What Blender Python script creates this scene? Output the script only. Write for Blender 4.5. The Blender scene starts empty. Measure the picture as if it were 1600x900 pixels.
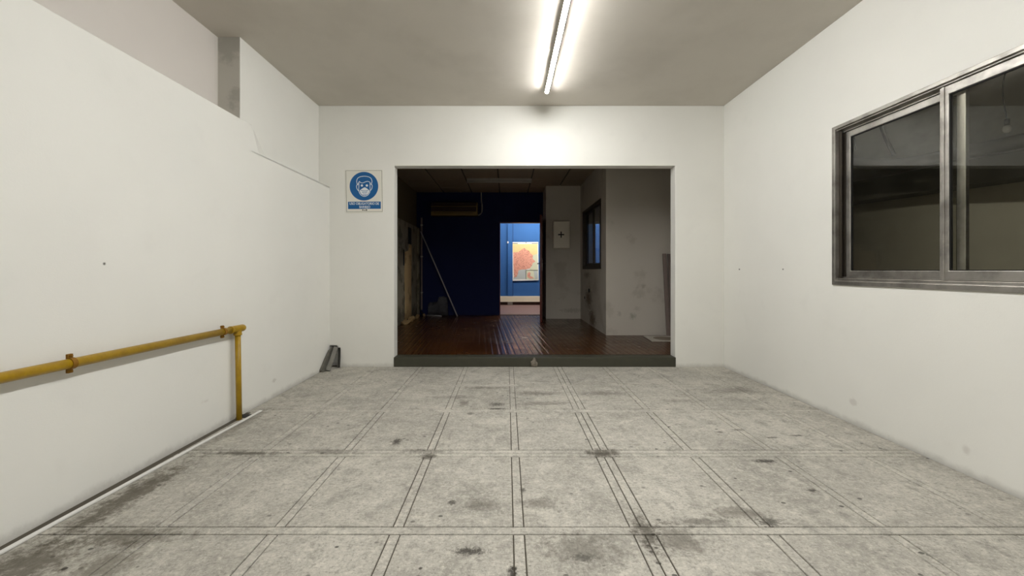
import bpy, bmesh, math, random
from mathutils import Vector, Matrix
random.seed(7)
C = bpy.context.scene.collection

# ------------------------------------------------------------------ camera, world, exposure
F = 592.0                      # focal length in pixels of the 1600 px frame
EYE = 1.1
cam_d = bpy.data.cameras.new('camera'); cam = bpy.data.objects.new('camera', cam_d); C.objects.link(cam)
cam.location = (0, 0, EYE); cam.rotation_euler = (math.pi/2, 0, 0)
cam_d.sensor_width = 36.0; cam_d.lens = F/1600*36.0
cam_d.shift_x = 8/1600; cam_d.shift_y = -27/1600
cam_d.clip_start = 0.02
bpy.context.scene.camera = cam
w = bpy.data.worlds.new('world'); bpy.context.scene.world = w; w.use_nodes = True
w.node_tree.nodes['Background'].inputs[0].default_value = (0.02, 0.02, 0.022, 1)
w.node_tree.nodes['Background'].inputs[1].default_value = 0.2
vs = bpy.context.scene.view_settings
vs.view_transform = 'Standard'; vs.look = 'None'; vs.gamma = 1; vs.use_curve_mapping = False
vs.exposure = 0.0
TUBE_L = 180.0                 # radiance of the room's tubes
HALL_L = 205.0                  # radiance of the hall's tube

# ------------------------------------------------------------------ material helpers
def lin(r, g, b):
    f = lambda c: (c/255/12.92) if c/255 <= .04045 else ((c/255+.055)/1.055)**2.4
    return (f(r), f(g), f(b), 1)

class NT:
    def __init__(s, name):
        s.m = bpy.data.materials.new(name); s.m.use_nodes = True
        s.t = s.m.node_tree; s.n = s.t.nodes; s.l = s.t.links
        s.b = s.n['Principled BSDF']
        s.pos = s.n.new('ShaderNodeNewGeometry').outputs['Position']
    def put(s, sock, v):
        if hasattr(v, 'is_output'): s.l.new(v, sock)
        else: sock.default_value = v
    def math(s, op, a, b=0.0, clamp=False):
        n = s.n.new('ShaderNodeMath'); n.operation = op; n.use_clamp = clamp
        s.put(n.inputs[0], a); s.put(n.inputs[1], b); return n.outputs[0]
    def mix(s, fac, a, b, mode='MIX'):
        n = s.n.new('ShaderNodeMix'); n.data_type = 'RGBA'; n.blend_type = mode; n.clamp_factor = True
        s.put(n.inputs[0], fac); s.put(n.inputs[6], a); s.put(n.inputs[7], b); return n.outputs[2]
    def noise(s, scale, detail=4, rough=.55, vec=None, dist=0):
        n = s.n.new('ShaderNodeTexNoise'); n.inputs['Scale'].default_value = scale
        n.inputs['Detail'].default_value = detail; n.inputs['Roughness'].default_value = rough
        n.inputs['Distortion'].default_value = dist
        s.l.new(vec or s.pos, n.inputs['Vector']); return n.outputs[0]
    def mapped(s, scale=(1,1,1), rot=(0,0,0), loc=(0,0,0)):
        n = s.n.new('ShaderNodeMapping'); n.inputs['Scale'].default_value = scale
        n.inputs['Rotation'].default_value = rot; n.inputs['Location'].default_value = loc
        s.l.new(s.pos, n.inputs['Vector']); return n.outputs[0]
    def voro(s, scale, feature='F1', vec=None, rnd=1.0):
        n = s.n.new('ShaderNodeTexVoronoi'); n.feature = feature
        n.inputs['Scale'].default_value = scale; n.inputs['Randomness'].default_value = rnd
        s.l.new(vec or s.pos, n.inputs['Vector']); return n.outputs[0]
    def band(s, v, lo, hi, a=0.0, b=1.0):
        n = s.n.new('ShaderNodeMapRange'); n.interpolation_type = 'SMOOTHSTEP'
        s.put(n.inputs[0], v)
        n.inputs[1].default_value = lo; n.inputs[2].default_value = hi
        n.inputs[3].default_value = a; n.inputs[4].default_value = b
        return n.outputs[0]
    def xyz(s):
        n = s.n.new('ShaderNodeSeparateXYZ'); s.l.new(s.pos, n.inputs[0]); return n.outputs
    def spot(s, c, r, warp, soft=.5, amt=.45):
        """irregular blot: centre c, radii r (world metres), edges broken up by the warp noise"""
        v = s.n.new('ShaderNodeVectorMath'); v.operation = 'SUBTRACT'; s.l.new(s.pos, v.inputs[0]); v.inputs[1].default_value = c
        d = s.n.new('ShaderNodeVectorMath'); d.operation = 'DIVIDE'; s.l.new(v.outputs[0], d.inputs[0]); d.inputs[1].default_value = r
        l = s.n.new('ShaderNodeVectorMath'); l.operation = 'LENGTH'; s.l.new(d.outputs[0], l.inputs[0])
        a = s.math('ADD', l.outputs['Value'], s.math('MULTIPLY', s.math('SUBTRACT', warp, .5), amt*4))
        return s.band(a, 1-soft, 1+soft*.4, 1, 0)
    def bump(s, h, strength=.2, dist=.01):
        n = s.n.new('ShaderNodeBump'); n.inputs['Strength'].default_value = strength
        n.inputs['Distance'].default_value = dist; s.put(n.inputs['Height'], h)
        s.l.new(n.outputs[0], s.b.inputs['Normal'])
    def set(s, col=None, rough=None, metal=None, spec=None):
        if col is not None: s.put(s.b.inputs['Base Color'], col)
        if rough is not None: s.put(s.b.inputs['Roughness'], rough)
        if metal is not None: s.put(s.b.inputs['Metallic'], metal)
        if spec is not None: s.b.inputs['Specular IOR Level'].default_value = spec
        return s.m

def paint(name, col, rough=.6, metal=0, var=.12, scale=9, bump=.08, bscale=90, spec=.4):
    s = NT(name); n = s.noise(scale); d = tuple(c*(1-var) for c in col[:3])+(1,); e = tuple(min(1, c*(1+var*.6)) for c in col[:3])+(1,)
    s.set(s.mix(n, d, e), rough, metal, spec)
    if bump: s.bump(s.noise(bscale, 3), bump, .004)
    return s.m

def emitter(name, col, strength):
    s = NT(name); s.set((.8,.8,.8,1), .4)
    s.put(s.b.inputs['Emission Color'], col); s.b.inputs['Emission Strength'].default_value = strength
    return s.m

def plaster(name, col, dirt_h=.10, dirt=.35, dirt_col=lin(120,112,100), marks=(), blot=None):
    s = NT(name)
    big = s.noise(.9, 3); mid = s.noise(5, 5); fine = s.noise(140, 3)
    a = tuple(c*.955 for c in col[:3])+(1,)
    c = s.mix(s.band(big, .3, .7), a, col)
    c = s.mix(s.math('MULTIPLY', s.band(mid, .55, .8), .22), c, tuple(x*.86 for x in col[:3])+(1,))
    z = s.xyz()[2]
    if dirt_h:
        e = s.math('ADD', z, s.math('MULTIPLY', s.math('SUBTRACT', s.noise(9, 6, .7), .5), dirt_h*1.6))
        c = s.mix(s.math('MULTIPLY', s.band(e, 0, dirt_h, 1, 0), dirt), c, dirt_col)
    if blot:
        c = s.mix(s.math('MULTIPLY', s.band(s.noise(blot[1], 5, .6), blot[2], blot[3]), blot[4]), c, blot[0])
    if marks:
        wp = s.noise(26, 5, .65)
        for (ctr, r, colr, am) in marks:
            c = s.mix(s.math('MULTIPLY', s.spot(ctr, r, wp, .75, .75 if max(r) > .025 else .25), am), c, colr)
    s.set(c, .72, 0, .25)
    s.bump(s.math('ADD', s.math('MULTIPLY', mid, 2.2), s.math('MULTIPLY', fine, .35)), .16, .006)
    return s.m

# ------------------------------------------------------------------ materials
WHITE = lin(233, 232, 226)
DK = lin(60, 55, 48)
M = {}
M['wall'] = plaster('white wall paint', WHITE, .05, .3, marks=[
    ((2.485, 4.05, 1.115), (.02,.012,.008), DK, .9), ((2.485, 3.41, 1.113), (.02,.012,.008), DK, .9),
    ((-2.03, 1.91, 1.135), (.02,.008,.008), DK, .9),
    ((2.485, 2.72, .16), (.02,.03,.03), lin(190,184,176), .4), ((2.485, 2.05, .13), (.02,.02,.025), lin(190,184,176), .4),
    ((-2.03, 2.55, .22), (.02,.03,.012), lin(200,194,186), .35), ((-2.03, 3.3, .14), (.02,.03,.02), lin(185,180,170), .45)])
M['upper'] = plaster('pinkish white wall paint', lin(220, 214, 208), 0, marks=[  # recess wall, slightly darker and warmer than the main wall paint
    ((-2.155, 3.9, 2.62), (.03,.16,.012), lin(170,165,155), .5)])
M['cement'] = plaster('bare cement render', lin(190, 187, 178), 0, blot=(lin(120,116,106), 3.2, .5, .62, .35))
M['ceil'] = plaster('ceiling paint', lin(208, 202, 192), 0, blot=(lin(190,184,174), 1.6, .45, .7, .4))
M['back_wall_paint'] = plaster('dingy white paint', lin(196, 190, 180), .09, .5, marks=[
    ((1.72, 5.81, .44), (.03,.03,.05), lin(150,144,134), .5), ((1.93, 5.81, .40), (.05,.02,.05), lin(128,128,112), .55),
    ((2.0, 5.81, .52), (.05,.02,.04), lin(160,154,144), .4), ((2.09, 5.81, .86), (.04,.02,.03), lin(150,142,132), .5),
    ((1.99, 5.81, .84), (.03,.02,.02), lin(160,154,144), .4), ((2.03, 5.81, .7), (.05,.02,.03), lin(160,154,144), .4),
    ((1.52, 7.05, .58), (.03,.30,.20), lin(104,84,62), .85), ((1.52, 6.75, .24), (.03,.26,.20), lin(96,76,54), .85),
    ((1.52, 7.2, 1.02), (.03,.28,.06), lin(110,95,75), .6), ((1.35, 7.81, .28), (.25,.02,.05), lin(130,122,112), .4)],
    blot=(lin(150,142,130), 2.2, .56, .68, .35))
M['peel'] = plaster('peeling plaster', lin(150, 142, 122), .5, .75, lin(52,44,30), blot=(lin(80,72,56), 3.0, .5, .62, .7))
M['peel_up'] = plaster('brown wall board', lin(112, 100, 76), 0)
M['cream_plaster'] = plaster('bare cream plaster', lin(205, 176, 128), .45, .7, lin(70,54,34), blot=(lin(120,96,64), 3.5, .52, .64, .6))
M['navy'] = plaster('navy wall paint', lin(14, 26, 74), 0)
M['hall_blue'] = plaster('blue hall paint', lin(50, 96, 154), 0)
M['hall_white'] = paint('hall cream tile', lin(240, 226, 196), .4, var=.05)
M['hall_floor'] = paint('hall pinkish floor', lin(126, 98, 90), .55, var=.2, scale=40)
M['dark_brown'] = paint('dark brown skirting', lin(70, 50, 34), .6)
M['grey_block'] = paint('grey block', lin(130, 118, 104), .7)
M['annex'] = plaster('annex grey wall', lin(188, 181, 164), 0, blot=(lin(160,154,138), 1.6, .55, .75, .35))
M['annex_dark'] = paint('annex dark duct', lin(96, 92, 80), .55, var=.25, scale=6)
M['annex_up'] = plaster('annex upper wall', lin(190, 186, 174), 0, blot=(lin(140,136,124), 1.4, .42, .62, .7))

# concrete floor with its stains
def concrete(name, tone, stains=True):
    s = NT(name)
    big = s.noise(1.7, 4, .6); mid = s.noise(7, 8, .72, dist=.6); fine = s.noise(70, 8, .8); grit = s.noise(330, 3, .7)
    k = lambda f: tuple(c*f for c in tone[:3])+(1,)
    c = s.mix(s.band(big, .32, .68), k(.80), k(1.12))
    c = s.mix(s.math('MULTIPLY', s.band(mid, .50, .66), .60), c, k(.55))
    c = s.mix(s.math('MULTIPLY', s.band(mid, .48, .34), .50), c, k(1.40))
    gr = s.noise(28, 9, .85)
    c = s.mix(s.math('MULTIPLY', s.band(gr, .51, .62), .65), c, k(.50))
    c = s.mix(s.math('MULTIPLY', s.band(gr, .48, .38), .55), c, k(1.5))
    c = s.mix(s.math('MULTIPLY', s.band(fine, .52, .64), .70), c, k(.42))
    c = s.mix(s.math('MULTIPLY', s.band(fine, .47, .36), .55), c, k(1.55))
    c = s.mix(s.math('MULTIPLY', s.band(grit, .55, .75), .35), c, k(.6))
    # fine scratches running every way
    for i, r in enumerate((.5, 1.25, 2.3)):
        sc = s.noise(10, 3, .5, s.mapped((1.0, 14, 1), (0, 0, r), (i*3.1, i, 0)), .8)
        c = s.mix(s.math('MULTIPLY', s.band(s.math('ABSOLUTE', s.math('SUBTRACT', sc, .5)), .012, .0), .38), c, k(.42))
    # small dark spatters, in drifts
    v = s.voro(11, vec=s.mapped((1, 1.5, 1)))
    drift = s.band(s.noise(2.3, 3), .47, .6)
    c = s.mix(s.math('MULTIPLY', s.math('MULTIPLY', s.band(s.math('ADD', v, s.math('MULTIPLY', fine, .12)), .205, .15), drift), .9), c, k(.16))
    if stains:
        wp = s.noise(22, 8, .8); wf = s.noise(60, 6, .8)
        d = lin(64, 58, 48); d2 = lin(38, 34, 28)
        for (x, y, rx, ry, col, am, ww) in (
            (.575, 2.285, .12, .055, d, .85, wp), (.58, 1.61, .055, .12, d, .75, wp), (-.47, 2.25, .05, .05, d, .8, wp),
            (-.50, 2.31, .16, .03, d, .45, wp), (-1.57, 2.285, .22, .035, d, .75, wp), (-1.05, 2.30, .16, .03, d, .45, wp),
            (-1.84, 1.86, .085, .36, lin(84,78,66), .85, wp), (-1.80, 1.42, .16, .15, lin(84,78,66), .8, wp), (-1.58, 1.57, .25, .06, lin(84,78,66), .7, wp),
            (-1.5, 1.42, .10, .12, lin(92,86,74), .6, wp),
            (-.15, 1.485, .075, .022, d2, .85, wf), (-.71, 2.44, .03, .05, d2, .85, wf), (1.49, 2.19, .07, .022, d2, .85, wf),
            (1.53, 1.90, .03, .018, d2, .8, wf), (1.15, 1.66, .06, .035, d2, .75, wf), (1.05, 1.72, .14, .05, d, .5, wp),
            (.30, 1.50, .18, .10, d, .5, wp), (.30, 1.45, .05, .025, d2, .6, wf), (.16, 1.79, .10, .05, d, .5, wp), (-.12, 1.79, .10, .05, d, .5, wp),
            (.70, 1.55, .12, .10, d, .55, wp), (.86, 1.66, .18, .03, d2, .5, wp), (-.08, 3.12, .07, .05, d2, .7, wf), (-.09, 3.02, .07, .015, d2, .8, wf),
            (-.36, 3.14, .05, .07, d, .6, wp), (-.28, 2.92, .03, .03, d2, .6, wf), (.02, 1.37, .018, .05, d2, .9, wf),
            (1.75, 2.5, .05, .012, d2, .7, wf), (1.6, 2.62, .05, .012, d2, .6, wf), (1.45, 2.58, .03, .012, d2, .7, wf), (1.93, 2.53, .04, .012, d2, .7, wf),
            (.30, 3.40, .22, .07, d, .5, wp), (.30, 3.14, .22, .05, d, .4, wp), (.85, 3.4, .24, .08, d, .4, wp), (-.2, 3.56, .2, .04, d, .45, wp),
            (1.45, 3.2, .2, .06, d, .3, wp), (2.1, 3.5, .3, .12, d, .35, wp), (-.5, 3.3, .22, .05, d, .35, wp), (-.26, 1.80, .02, .02, d2, .8, wf),
            (.08, 1.9, .015, .02, d2, .7, wf), (-1.9, 2.7, .06, .4, lin(96,90,80), .5, wp)):
            c = s.mix(s.math('MULTIPLY', s.spot((x, y, 0), (rx, ry, 1), ww, .75, 1.05), am), c, col)
        # row of dropped paint spots near the front
        y = s.xyz()[1]
        row = s.math('MULTIPLY', s.band(s.math('ABSOLUTE', s.math('SUBTRACT', y, 1.39)), .035, .015),
                     s.band(s.voro(13, vec=s.mapped((1, 1.2, 1), loc=(.3, .1, 0))), .17, .11))
        c = s.mix(s.math('MULTIPLY', row, .85), c, d2)
    s.set(c, s.band(mid, .3, .8, .62, .85), 0, .3)
    s.bump(s.math('ADD', s.math('MULTIPLY', mid, .8), s.math('MULTIPLY', fine, .5)), .30, .006)
    return s.m
M['concrete'] = concrete('worn cement tile', lin(178, 174, 164))
M['strip'] = concrete('cement joint strip', lin(182, 178, 168))
M['groove'] = paint('dirt filled groove', lin(72, 66, 56), .9, var=.4, scale=14, bump=.2)
M['gutter'] = paint('grimy gutter', lin(88, 82, 72), .85, var=.4, scale=20)
M['step'] = paint('dark olive step paint', lin(64, 63, 52), .5, var=.2, scale=12)
M['stone'] = paint('broken mortar', lin(128, 120, 108), .85, var=.35, scale=60, bump=.5, bscale=80)
M['black'] = paint('black', lin(14, 13, 12), .6, var=.2)
M['yellow'] = NT('yellow pipe paint')
_s = M['yellow']; _y = lin(166, 132, 8)
_c = _s.mix(_s.band(_s.noise(14, 6, .7), .35, .7), _y, lin(146, 112, 6))
_c = _s.mix(_s.math('MULTIPLY', _s.band(_s.noise(55, 5, .7), .62, .72), .6), _c, lin(110, 74, 20))
_s.bump(_s.noise(120, 4), .15, .004); M['yellow'] = _s.set(_c, .42, 0, .5)
M['rust'] = paint('rusted clamp', lin(140, 98, 18), .6, .2, .4, 60, .3, 120)
M['alu'] = NT('brushed aluminium'); _s = M['alu']
_n = _s.noise(60, 4, .6, _s.mapped((1, 1, 1))); _n2 = _s.noise(6, 5)
_c = _s.mix(_s.band(_n2, .35, .7), lin(186, 182, 176), lin(140, 136, 130))
_s.bump(_n, .08, .003); M['alu'] = _s.set(_c, _s.band(_n, .3, .7, .32, .5), .85, .5)
M['alu_dark'] = paint('bronze grey aluminium', lin(66, 60, 52), .5, .5, .2, 20)
M['gasket'] = paint('black rubber gasket', lin(16, 15, 14), .7, var=.1, bump=0)
def glassmat(name, tint, dust, dust_col, rough=.0):
    s = NT(name); n = s.n
    tr = n.new('ShaderNodeBsdfTransparent'); tr.inputs[0].default_value = tint
    gl = n.new('ShaderNodeBsdfGlossy'); gl.inputs['Roughness'].default_value = rough; gl.inputs[0].default_value = (1,1,1,1)
    fr = n.new('ShaderNodeFresnel')            # both faces of the pane reflect like an outer face
    bf = [x for x in n if x.type == 'NEW_GEOMETRY'][0].outputs['Backfacing']
    s.l.new(s.math('SUBTRACT', 1.5, s.math('MULTIPLY', bf, 1.5-1/1.5)), fr.inputs[0])
    mx = n.new('ShaderNodeMixShader'); s.l.new(s.math('MULTIPLY', fr.outputs[0], 1.0, True), mx.inputs[0])
    s.l.new(tr.outputs[0], mx.inputs[1]); s.l.new(gl.outputs[0], mx.inputs[2])
    df = n.new('ShaderNodeBsdfDiffuse'); df.inputs[0].default_value = dust_col
    m2 = n.new('ShaderNodeMixShader')
    g = s.math('ADD', s.math('MULTIPLY', s.band(s.noise(4, 6, .7), .4, .75), dust), dust*.4)
    g = s.math('ADD', g, s.math('MULTIPLY', s.band(s.voro(16), .075, .05), dust*2.5))
    s.l.new(g, m2.inputs[0]); s.l.new(mx.outputs[0], m2.inputs[1]); s.l.new(df.outputs[0], m2.inputs[2])
    s.l.new(m2.outputs[0], n['Material Output'].inputs['Surface'])
    return s.m
M['glass'] = glassmat('dusty window glass', (.92,.92,.89,1), .012, lin(150,146,136))
M['glass_back'] = glassmat('grey dusty glass', (.30,.31,.30,1), .10, lin(110,104,92))
M['glass_back2'] = glassmat('clear inner glass', (.85,.87,.9,1), .01, lin(150,146,136))
M['tube'] = emitter('lit tube', (1, .995, .972, 1), TUBE_L)
M['hall_tube'] = emitter('lit hall tube', (1, .97, .90, 1), HALL_L)
M['white_plastic'] = paint('white enamel', lin(225, 224, 220), .4, var=.04)
M['dull_white'] = paint('dull white plastic', lin(170, 166, 158), .5, var=.1)
M['ac'] = paint('yellowed plastic', lin(128, 104, 56), .45, var=.1)
M['ac_dark'] = paint('brown grille', lin(52, 30, 22), .5, var=.1)
M['box_paint'] = paint('beige enamel box', lin(238, 230, 214), .5, var=.06)
M['door'] = paint('dark red brown door', lin(96, 34, 26), .35, var=.2, scale=6)
M['chrome'] = paint('worn steel', lin(170, 168, 164), .3, .9, .1)
M['panel'] = paint('mineral ceiling panel', lin(150, 136, 116), .85, var=.1, scale=20, bump=.4, bscale=60)
M['tbar'] = paint('brown ceiling rail', lin(72, 62, 50), .6, var=.1)
M['pole'] = paint('white pole', lin(190, 186, 190), .45, var=.1)
M['slat'] = paint('pinkish grey moulding', lin(132, 118, 112), .6, var=.15, scale=30)
M['mat'] = paint('grey stone sheet', lin(188, 182, 170), .7, var=.35, scale=22, bump=.4)
M['bag'] = paint('grey sack', lin(74, 74, 80), .7, var=.3, scale=14, bump=.4, bscale=30)
M['rubble'] = paint('plaster rubble', lin(160, 134, 92), .9, var=.4, scale=22, bump=.6, bscale=40)
M['cable'] = paint('black cable', lin(20, 18, 18), .5, var=.1)
M['grey_metal'] = paint('grey galvanised sheet', lin(118, 116, 108), .45, .45, .25, 26)
M['grey_dark'] = paint('dark grey sheet', lin(58, 57, 52), .5, .3, .25, 26)
M['sign_white'] = paint('sign white', lin(226, 224, 214), .35, var=.03, bump=0)
M['sign_blue'] = paint('sign blue', lin(16, 92, 152), .35, var=.06, bump=0)
M['sign_line'] = paint('sign dark line', lin(78, 76, 66), .4, var=.05, bump=0)
M['sign_print'] = paint('sign print', lin(222, 228, 232), .35, var=.03, bump=0)
M['paper'] = paint('map paper', lin(240, 240, 232), .5, var=.03, bump=0)
M['map_yellow'] = paint('map yellow', lin(238, 214, 150), .5, var=.1, scale=12, bump=0)
M['map_grey'] = paint('map grey', lin(196, 202, 196), .5, var=.06, scale=10, bump=0)
M['map_pale'] = paint('map pale green', lin(222, 222, 190), .5, var=.06, scale=10, bump=0)
M['map_ink'] = paint('map ink', lin(70, 66, 60), .5, var=.1, bump=0)
_s = NT('map salmon'); _v = _s.voro(26); _v2 = _s.voro(9, 'DISTANCE_TO_EDGE')
_c = _s.mix(_s.noise(12), lin(230, 158, 134), lin(238, 176, 152))
_c = _s.mix(_s.math('MULTIPLY', _s.band(_v2, .03, .012), .45), _c, lin(190, 96, 80))
_c = _s.mix(_s.math('MULTIPLY', _s.band(_v, .30, .2), .8), _c, lin(130, 66, 52)); M['map_salmon'] = _s.set(_c, .5)
# ribbed dark red floor of the back room
_s = NT('red brown ribbed floor')
_mp = _s.mapped((1,1,1), (0, 0, math.radians(-4)))
_sx = _s.n.new('ShaderNodeSeparateXYZ'); _s.l.new(_mp, _sx.inputs[0])
_rib = _s.math('ABSOLUTE', _s.math('SINE', _s.math('MULTIPLY', _sx.outputs[0], math.pi/.08)))
_h = _s.band(_rib, .2, .8)
_c = _s.mix(_s.band(_s.noise(1.6, 5), .35, .7), lin(66, 38, 14), lin(82, 50, 21))
_c = _s.mix(_s.math('MULTIPLY', _s.band(_s.noise(6, 6, .7), .5, .75), .5), _c, lin(64, 40, 24))
_s.bump(_s.math('ADD', _h, _s.math('MULTIPLY', _s.noise(60, 3), .25)), .4, .006)
M['ribbed'] = _s.set(_c, _s.band(_s.noise(3, 4), .3, .7, .16, .28), 0, .3)

# ------------------------------------------------------------------ mesh helpers
def link(name, me, mat, parent=None):
    o = bpy.data.objects.new(name, me); C.objects.link(o)
    if mat is not None and not me.materials: me.materials.append(M[mat] if isinstance(mat, str) else mat)
    if parent is not None:
        o.parent = parent
    return o
def org(parent):
    v = Vector((0, 0, 0))
    while parent is not None:
        v += parent.location; parent = parent.parent
    return v
def finish(name, bm, mat, parent=None, smooth=False, bevel=0, seg=2):
    """bm is in world coordinates; the object is set at its parent's origin"""
    bmesh.ops.recalc_face_normals(bm, faces=bm.faces)
    if parent is not None: bmesh.ops.translate(bm, verts=bm.verts, vec=-org(parent))
    me = bpy.data.meshes.new(name); bm.to_mesh(me); bm.free()
    if smooth:
        for p in me.polygons: p.use_smooth = True
    o = link(name, me, mat, parent)
    if bevel:
        b = o.modifiers.new('bevel', 'BEVEL'); b.width = bevel; b.segments = seg; b.limit_method = 'ANGLE'; b.angle_limit = .6
    return o
def box(bm, x0, x1, y0, y1, z0, z1):
    v = [bm.verts.new(p) for p in ((x0,y0,z0),(x1,y0,z0),(x1,y1,z0),(x0,y1,z0),(x0,y0,z1),(x1,y0,z1),(x1,y1,z1),(x0,y1,z1))]
    for f in ((0,3,2,1),(4,5,6,7),(0,1,5,4),(1,2,6,5),(2,3,7,6),(3,0,4,7)): bm.faces.new([v[i] for i in f])
def boxes(name, lst, mat, parent=None, bevel=0, smooth=False):
    bm = bmesh.new()
    for b in lst: box(bm, *b)
    return finish(name, bm, mat, parent, smooth, bevel)
def voxel(name, xs, ys, zs, solid, mat, parent=None, bevel=0):
    """one manifold shell around the solid cells of a 3-D grid"""
    bm = bmesh.new(); V = {}
    def vert(i, j, k):
        if (i,j,k) not in V: V[i,j,k] = bm.verts.new((xs[i], ys[j], zs[k]))
        return V[i,j,k]
    nx, ny, nz = len(xs)-1, len(ys)-1, len(zs)-1
    S = {}
    for i in range(nx):
        for j in range(ny):
            for k in range(nz):
                S[i,j,k] = solid((xs[i]+xs[i+1])/2, (ys[j]+ys[j+1])/2, (zs[k]+zs[k+1])/2)
    Q = {(-1,0,0): ((0,0,0),(0,0,1),(0,1,1),(0,1,0)), (1,0,0): ((1,0,0),(1,1,0),(1,1,1),(1,0,1)),
         (0,-1,0): ((0,0,0),(1,0,0),(1,0,1),(0,0,1)), (0,1,0): ((0,1,0),(0,1,1),(1,1,1),(1,1,0)),
         (0,0,-1): ((0,0,0),(0,1,0),(1,1,0),(1,0,0)), (0,0,1): ((0,0,1),(1,0,1),(1,1,1),(0,1,1))}
    for (i,j,k), s in S.items():
        if not s: continue
        for d, q in Q.items():
            if not S.get((i+d[0], j+d[1], k+d[2]), False):
                bm.faces.new([vert(i+a, j+b, k+c) for a, b, c in q])
    bmesh.ops.dissolve_limit(bm, angle_limit=.01, verts=bm.verts, edges=bm.edges)
    return finish(name, bm, mat, parent, bevel=bevel)
def cyl(bm, a, b, r, n=20, r2=None, cap=True):
    a, b = Vector(a), Vector(b); d = (b-a).normalized()
    u = d.orthogonal().normalized(); v = d.cross(u); r2 = r if r2 is None else r2
    A = [bm.verts.new(a+(u*math.cos(t)+v*math.sin(t))*r) for t in [2*math.pi*i/n for i in range(n)]]
    B = [bm.verts.new(b+(u*math.cos(t)+v*math.sin(t))*r2) for t in [2*math.pi*i/n for i in range(n)]]
    for i in range(n): bm.faces.new((A[i], A[(i+1)%n], B[(i+1)%n], B[i]))
    if cap: bm.faces.new(A[::-1]); bm.faces.new(B)
def tube(bm, pts, r, n=8, cap=True):
    pts = [Vector(p) for p in pts]; rings = []; u = None
    for i, p in enumerate(pts):
        d = (pts[min(i+1, len(pts)-1)]-pts[max(i-1, 0)]).normalized()
        u = d.orthogonal().normalized() if u is None else (u-d*u.dot(d)).normalized()
        v = d.cross(u)
        rr = r[i] if isinstance(r, (list, tuple)) else r
        rings.append([bm.verts.new(p+(u*math.cos(t)+v*math.sin(t))*rr) for t in [2*math.pi*k/n for k in range(n)]])
    for a, b in zip(rings, rings[1:]):
        for k in range(n): bm.faces.new((a[k], a[(k+1)%n], b[(k+1)%n], b[k]))
    if cap: bm.faces.new(rings[0][::-1]); bm.faces.new(rings[-1])
def plate(bm, pts, d):
    """solid from a flat outline (3-D points) pushed along d"""
    A = [bm.verts.new(p) for p in pts]; B = [bm.verts.new(Vector(p)+Vector(d)) for p in pts]; n = len(pts)
    bm.faces.new(A); bm.faces.new(B[::-1])
    for i in range(n): bm.faces.new((A[i], B[i], B[(i+1)%n], A[(i+1)%n]))
def ribbon(bm, pts, wd, d, closed=False):
    """flat line of width wd in the XZ plane, pushed along d"""
    pts = [Vector(p) for p in pts]; n = len(pts); L = []; R = []
    for i, p in enumerate(pts):
        a = pts[(i-1) % n] if (closed or i) else p; b = pts[(i+1) % n] if (closed or i < n-1) else p
        t = (b-a).normalized(); nrm = Vector((-t.z, 0, t.x))*wd/2
        L.append(p+nrm); R.append(p-nrm)
    for i in range(n if closed else n-1):
        j = (i+1) % n
        plate(bm, [L[i], L[j], R[j], R[i]], d)
def smoothline(pts, k=5):
    pts = [Vector(p) for p in pts]; out = []
    for i in range(len(pts)-1):
        p0 = pts[max(i-1,0)]; p1 = pts[i]; p2 = pts[i+1]; p3 = pts[min(i+2, len(pts)-1)]
        for j in range(k):
            t = j/k
            out.append(.5*((2*p1)+(p2-p0)*t+(2*p0-5*p1+4*p2-p3)*t*t+(3*p1-p0-3*p2+p3)*t**3))
    return out+[pts[-1]]
def tag(o, label=None, cat=None, group=None, kind=None):
    if label: o['label'] = label
    if cat: o['category'] = cat
    if group: o['group'] = group
    if kind: o['kind'] = kind
    return o
def thing(name, loc, label, cat, group=None):
    o = bpy.data.objects.new(name, None); C.objects.link(o); o.location = loc; o.empty_display_size = .1
    return tag(o, label, cat, group)
def struct(o, label, cat): return tag(o, label, cat, kind='structure')
def struct_empty(name, loc, label, cat): return struct(thing(name, loc, label, cat), label, cat)

# ================================================================== THE ROOM
XL, XR, YB, ZC = -2.03, 2.485, 4.34, 2.99
YN = -3.2
YB2 = 4.465
ZF2 = .11        # raised floor of the back room
ZC2 = 2.85
YBL = 8.45       # navy wall
# ---- floor: slab with dirt-filled joints, cement tiles and joint strips as pieces of their own
floor = struct(boxes('floor', [(-2.5, 2.6, YN, 4.5, -.12, -.006)], 'groove'), 'grey cement tiled floor of the front room with joint strips', 'floor')
def slab(name, x0, x1, y0, y1, mat, g=.0022, c=.002, top=0.0):
    bm = bmesh.new(); x0 += g; x1 -= g; y0 += g; y1 -= g
    jz = top+random.uniform(-.0006, .0006)
    lo = [bm.verts.new(p) for p in ((x0,y0,-.012),(x1,y0,-.012),(x1,y1,-.012),(x0,y1,-.012))]
    md = [bm.verts.new((v.co.x, v.co.y, jz-c)) for v in lo]
    tp = [bm.verts.new(p) for p in ((x0+c,y0+c,jz),(x1-c,y0+c,jz),(x1-c,y1-c,jz),(x0+c,y1-c,jz))]
    for a, b in ((lo, md), (md, tp)):
        for i in range(4): bm.faces.new((a[i], a[(i+1)%4], b[(i+1)%4], b[i]))
    bm.faces.new(tp)
    return finish(name, bm, mat, floor)
colx = [(-1.985,-1.51),(-1.46,-1.0),(-.955,-.49),(-.445,.027),(.073,.528),(.622,1.085),(1.135,1.59),(1.635,2.115),(2.155,2.479)]
longs = [(-1.51,-1.46),(-1.0,-.955),(-.49,-.445),(.027,.073),(.528,.575),(.575,.622),(1.085,1.135),(1.59,1.635),(2.115,2.155)]
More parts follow.
